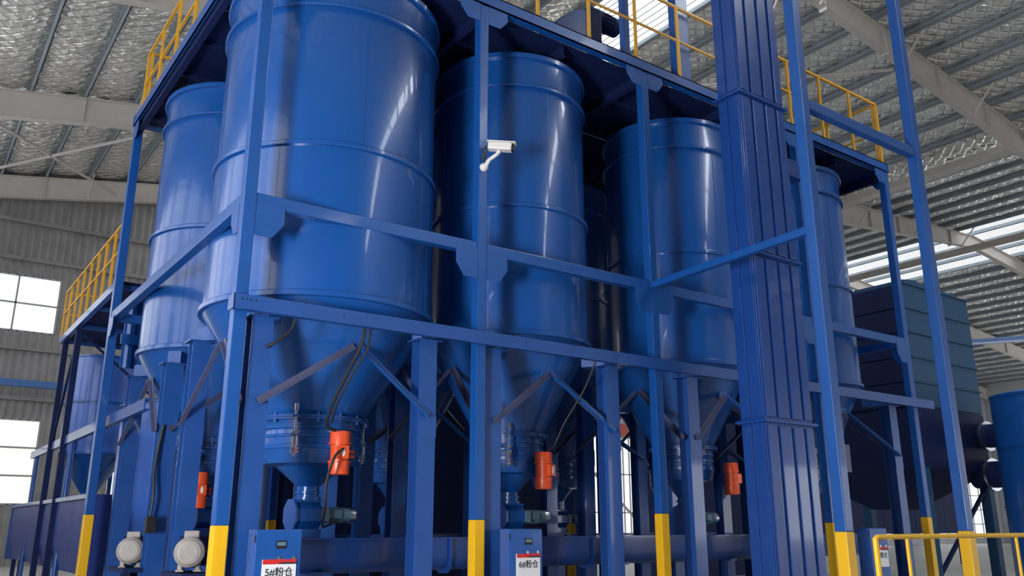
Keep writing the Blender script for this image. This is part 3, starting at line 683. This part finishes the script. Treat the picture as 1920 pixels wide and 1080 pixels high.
for x, y, lab in ((0.38, 2.4, 'blue pedestal carrying the dusty grey motor by the corner post'), (0.14, 4.4, 'blue pedestal carrying the further left dusty grey motor')):
    o = MB().box((x-0.22, y-0.62, 0.87), (x+0.18, y+0.35, 0.93)).box((x-0.14, y-0.2, 0), (x-0.04, y-0.1, 0.87)).box((x+0.04, y+0.1, 0), (x+0.14, y+0.2, 0.87)).build('motor_pedestal', 'dark', smooth=False)
    o['label'] = lab; o['category'] = 'stand'

# ------------------------------------------------------------------ left background
t = thing('side_platform', 'raised blue platform with ribbed underside behind the left outer post', 'platform', (0, 7.5, 5.9))
for k in range(7):
    y0 = 7.35+k*0.92; box((0.08, y0, 5.90), (2.6, y0+0.90, 5.915)).build('deck_plate', 'dark', t, smooth=False)
MB().box((0.0, 7.3, 5.80), (0.02, 13.8, 5.96)).box((0.02, 7.3, 5.80), (0.10, 13.8, 5.82)).build('edge_beam', 'leg', t)
MB().box((2.6, 7.3, 5.80), (2.68, 13.8, 5.96)).build('edge_beam', 'dark', t)
for k in range(4):
    y = 7.5+k*2.05; MB().bar((0.05, y, 5.84), (2.6, y, 5.84), 0.07, 0.08).build('cross_beam', 'leg', t)
for y in (13.6, 11.8):
    for x in (0.12, 2.5):
        box((x-0.06, y-0.06, 0), (x+0.06, y+0.06, 5.8)).build('support_post', 'dark', t)
MB().bar((0.12, 13.55, 3.3), (0.12, 11.85, 5.7), 0.05, 0.05).build('diagonal_brace', 'dark', t)
MB().bar((0.15, 11.8, 5.75), (2.4, 11.8, 4.0), 0.05, 0.05).build('diagonal_brace', 'dark', t)
railing((0.02, 7.4), (0.02, 13.8), 5.96, 8, 'yellow guard railing on the outer edge of the left side platform', h=1.15, midz=0.6)
railing((2.6, 7.4), (2.6, 13.8), 5.96, 8, 'yellow guard railing on the inner edge of the left side platform', h=1.15, midz=0.6)
railing((0.1, 13.8), (2.5, 13.8), 5.96, 3, 'short yellow guard railing closing the far end of the left side platform', h=1.15, midz=0.6)
t = thing('small_silo', 'small pale blue silo under the left side platform with a bright window streak', 'silo', (1.30, 15.0, 0))
cS = (1.30, 15.0, 0)
MB().lathe(cS, [(0.80, 3.25), (0.80, 4.55), (0.80, 5.72), (0.5, 5.78)], 48).build('shell', 'tank', t)
for z in (3.22, 4.5, 5.68): MB().lathe(cS, [(0.79, z), (0.84, z), (0.84, z+0.05), (0.79, z+0.05)], 48, cap=False).build('ring_band', 'silo', t)
MB().lathe(cS, [(0.80, 3.25), (0.2, 2.3), (0.2, 1.9)], 40, cap=False).build('hopper_cone', 'silo', t)
for a in (pi/4, 3*pi/4, 5*pi/4, 7*pi/4): MB().box((1.3+0.82*cos(a)-0.05, 15+0.82*sin(a)-0.05, 0), (1.3+0.82*cos(a)+0.05, 15+0.82*sin(a)+0.05, 3.6)).build('leg', 'leg', t)
t = thing('storage_tank', 'wide pale blue upright tank behind the left silo legs, standing on the floor', 'tank', (2.4, 9.5, 0))
cT = (2.4, 9.5, 0)
MB().lathe(cT, [(1.6, 0.0), (1.6, 3.9), (0.3, 4.3)], 72).build('shell', 'tank', t)
for z in (1.05, 1.25, 3.86): MB().lathe(cT, [(1.59, z), (1.64, z), (1.64, z+0.04), (1.59, z+0.04)], 72, cap=False).build('ring_band', 'silo', t)
t = thing('corrugated_screen', 'blue corrugated sheet panel standing behind the left outer post at platform height', 'panel', (1.4, 8.3, 4.3))
m = MB()
for k in range(9): m.prism([(0.45+k*0.22, 8.30, 4.45), (0.50+k*0.22, 8.24, 4.45), (0.58+k*0.22, 8.24, 4.45), (0.63+k*0.22, 8.30, 4.45)], (0, 0, 1.35))
m.box((0.4, 8.30, 4.45), (2.5, 8.32, 5.8)); m.build('sheet', 'silo', t, smooth=False)
MB().box((0.35, 8.20, 4.9), (2.55, 8.26, 5.1)).build('rail', 'steel', t)
t = thing('trough_bin', 'long dark blue trough bin low at the far left behind the side posts', 'bin', (0.6, 13, 0))
MB().prism([(0.15, 8.0, 2.05), (0.15, 8.0, 1.1), (0.25, 8.0, 0.62), (0.5, 8.0, 0.62), (0.5, 8.0, 2.05)], (0, 11.2, 0)).build('body', 'navy', t, smooth=False)
MB().box((0.09, 7.98, 1.98), (0.15, 19.22, 2.06)).build('rim', 'leg', t)
MB().box((0.10, 19.2, 0.6), (0.55, 19.28, 2.1)).build('end_plate', 'leg', t)
for y in (9, 18.8): MB().box((0.25, y-0.06, 0), (0.35, y+0.06, 0.75)).box((0.42, y-0.06, 0), (0.5, y+0.06, 0.65)).build('leg', 'dark', t)

for x0, x1, z0, lab in ((3.4, 12.7, 0.0, 'dark blue sheet partition added as shade behind the middle silos, left of the bright doorway'), (15.1, 22.0, 0.0, 'dark blue sheet partition added as shade behind the right silos, right of the bright doorway'), (22.0, 33.0, 1.3, 'dark blue raised backdrop panel added as shade behind the dust collector')):
    t = thing('sheet_backdrop', lab, 'backdrop', (x0, 9.2, 0))  # invented dark sheets standing in for the gloom behind the silos
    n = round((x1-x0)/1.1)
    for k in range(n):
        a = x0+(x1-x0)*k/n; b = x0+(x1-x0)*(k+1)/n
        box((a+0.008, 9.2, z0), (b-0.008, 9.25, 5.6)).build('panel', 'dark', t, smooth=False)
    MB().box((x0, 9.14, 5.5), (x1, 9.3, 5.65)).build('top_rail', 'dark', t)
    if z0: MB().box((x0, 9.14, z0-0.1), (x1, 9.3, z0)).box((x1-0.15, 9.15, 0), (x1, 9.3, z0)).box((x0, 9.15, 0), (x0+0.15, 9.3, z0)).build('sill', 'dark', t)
# ------------------------------------------------------------------ right background
t = thing('dust_collector', 'large blue-green panelled dust collector box on legs beyond the right end of the frame', 'machine', (18.6, 3.2, 0))
fx0, fx1, fy0, fy1 = 17.0, 20.2, 1.6, 5.2
box((fx0+0.03, fy0+0.03, 4.28), (fx1-0.03, fy1, 7.42)).build('casing', 'teal', t, smooth=False)
zz = [4.30, 4.90, 5.52, 6.14, 6.76, 7.40]
for a, b in zip(zz, zz[1:]):
    for xa, xb in ((fx0, fx0+1.6), (fx0+1.6, fx1)):
        p = box((xa+0.01, fy0-0.01, a+0.015), (xb-0.01, fy0+0.03, b-0.03)).build('panel', 'teal', t, bevel=0.006)
    MB().box((fx0-0.02, fy0-0.045, b-0.03), (fx1+0.04, fy0+0.03, b)).build('panel_lip', 'teal', t)
    for ya, yb in ((fy0, fy0+1.8), (fy0+1.8, fy1)):
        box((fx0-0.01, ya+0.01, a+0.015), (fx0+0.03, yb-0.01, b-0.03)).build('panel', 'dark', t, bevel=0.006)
MB().prism([(fx0+0.3, fy0+0.1, 7.42), (fx0+0.3, fy0+0.1, 7.55), (fx0+0.9, fy0+0.1, 7.62), (fx0+1.2, fy0+0.1, 7.55), (fx1-0.7, fy0+0.1, 7.52), (fx1-0.5, fy0+0.1, 7.58), (fx1-0.2, fy0+0.1, 7.42)], (0, 2.5, 0)).build('top_duct', 'teal', t, smooth=False)
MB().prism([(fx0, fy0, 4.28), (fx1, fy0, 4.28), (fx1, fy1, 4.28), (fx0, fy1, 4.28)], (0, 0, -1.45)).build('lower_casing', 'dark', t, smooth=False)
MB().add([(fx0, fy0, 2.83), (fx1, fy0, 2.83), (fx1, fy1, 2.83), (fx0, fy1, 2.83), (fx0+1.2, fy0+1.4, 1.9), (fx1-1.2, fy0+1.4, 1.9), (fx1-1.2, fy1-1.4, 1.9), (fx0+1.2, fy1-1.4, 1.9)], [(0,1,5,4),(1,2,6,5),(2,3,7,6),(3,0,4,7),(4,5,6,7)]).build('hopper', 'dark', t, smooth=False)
for x in (fx0+0.12, fx1-0.12):
    for y in (fy0+0.12, fy1-0.12): box((x-0.12, y-0.12, 0), (x+0.12, y+0.12, 2.83)).build('leg', 'teal', t)
MB().bar((fx0+0.2, fy0+0.12, 0.3), (fx1-0.2, fy0+0.12, 2.4), 0.08, 0.08).build('cross_brace', 'dark', t)
t = thing('round_tank', 'dark blue round tank at the right edge, standing beside the dust collector', 'tank', (19.4, -0.1, 0))
cR = (19.45, -0.2, 0)
MB().lathe(cR, [(1.12, 0), (1.12, 4.55), (0.9, 4.6), (0.2, 4.75)], 64).build('shell', 'steel', t)
for z in (1.9, 3.3, 4.5): MB().lathe(cR, [(1.11, z), (1.14, z), (1.14, z+0.04), (1.11, z+0.04)], 64, cap=False).build('ring_band', 'steel', t)
for z, r in ((3.72, 0.30), (2.75, 0.33)):
    MB().tube([(20.0, 1.9, z), (19.9, 0.8, z)], r, 28).build('inlet_duct', 'dark', t)
    MB().tube([(19.95, 1.45, z), (19.945, 1.40, z)], r+0.08, 28).build('duct_flange', 'zinc', t)
t = thing('overhead_pipe', 'pale blue pipe crossing level under the roof right of the dust collector', 'pipe', (24, 6, 7.6))
MB().tube([(20.5, 7.5, 6.9), (50, 12, 12.0)], 0.16, 12).build('pipe', 'pipeblue', t)
t = thing('guard_railing', 'yellow tubular railing in the lower right corner, nearest the camera', 'railing', (4.03, -5.0, 0))
for x, r in ((4.03, 0.024), (4.52, 0.016), (6.55, 0.016), (7.6, 0.024), (9.6, 0.024)): MB().tube([(x, -5, 0), (x, -5, 1.40)], r, 12).build('rail_post', 'yellow', t)
for z in (1.405, 0.7): MB().tube([(4.03, -5, z-0.03), (4.045, -5, z-0.006), (4.07, -5, z), (9.6, -5, z)], 0.022, 12).build('rail', 'yellow', t)
# small far things seen under the silos
for x, y, w, h, mm, lab, cat in (
    (26.0, 14.0, 1.6, 1.5, 'nearwhite', 'white machine cabinet far off, seen low under the dust collector', 'cabinet'),
    (30.5, 16.5, 2.2, 1.3, 'nearwhite', 'long white crate far off at the right beyond the yellow railing', 'crate'),
    (28.5, 13.2, 0.9, 1.35, 'green', 'green machine far off beside the white cabinet under the dust collector', 'machine'),
    (23.0, 22.0, 2.5, 1.0, 'nearwhite', 'low white bench far off by the bright doorway', 'bench')):
    o = MB().box((x, y, 0.1), (x+w, y+0.8, h)).box((x+0.1, y+0.1, 0), (x+w-0.1, y+0.7, 0.1)).box((x-0.02, y-0.02, h), (x+w+0.02, y+0.82, h+0.03)).box((x+w*0.48, y-0.02, 0.2), (x+w*0.52, y, h-0.1)).build('far_' + cat, mm, bevel=0.01)
    o['label'] = lab; o['category'] = cat
t = thing('wall_lamp_box', 'dim olive junction box in the shade just right of the tall hoist post', 'box', (11.9, -0.1, 2.6))
MB().box((11.25, 0.0, 2.45), (11.55, 0.02, 2.95)).build('cover', 'brace', t)
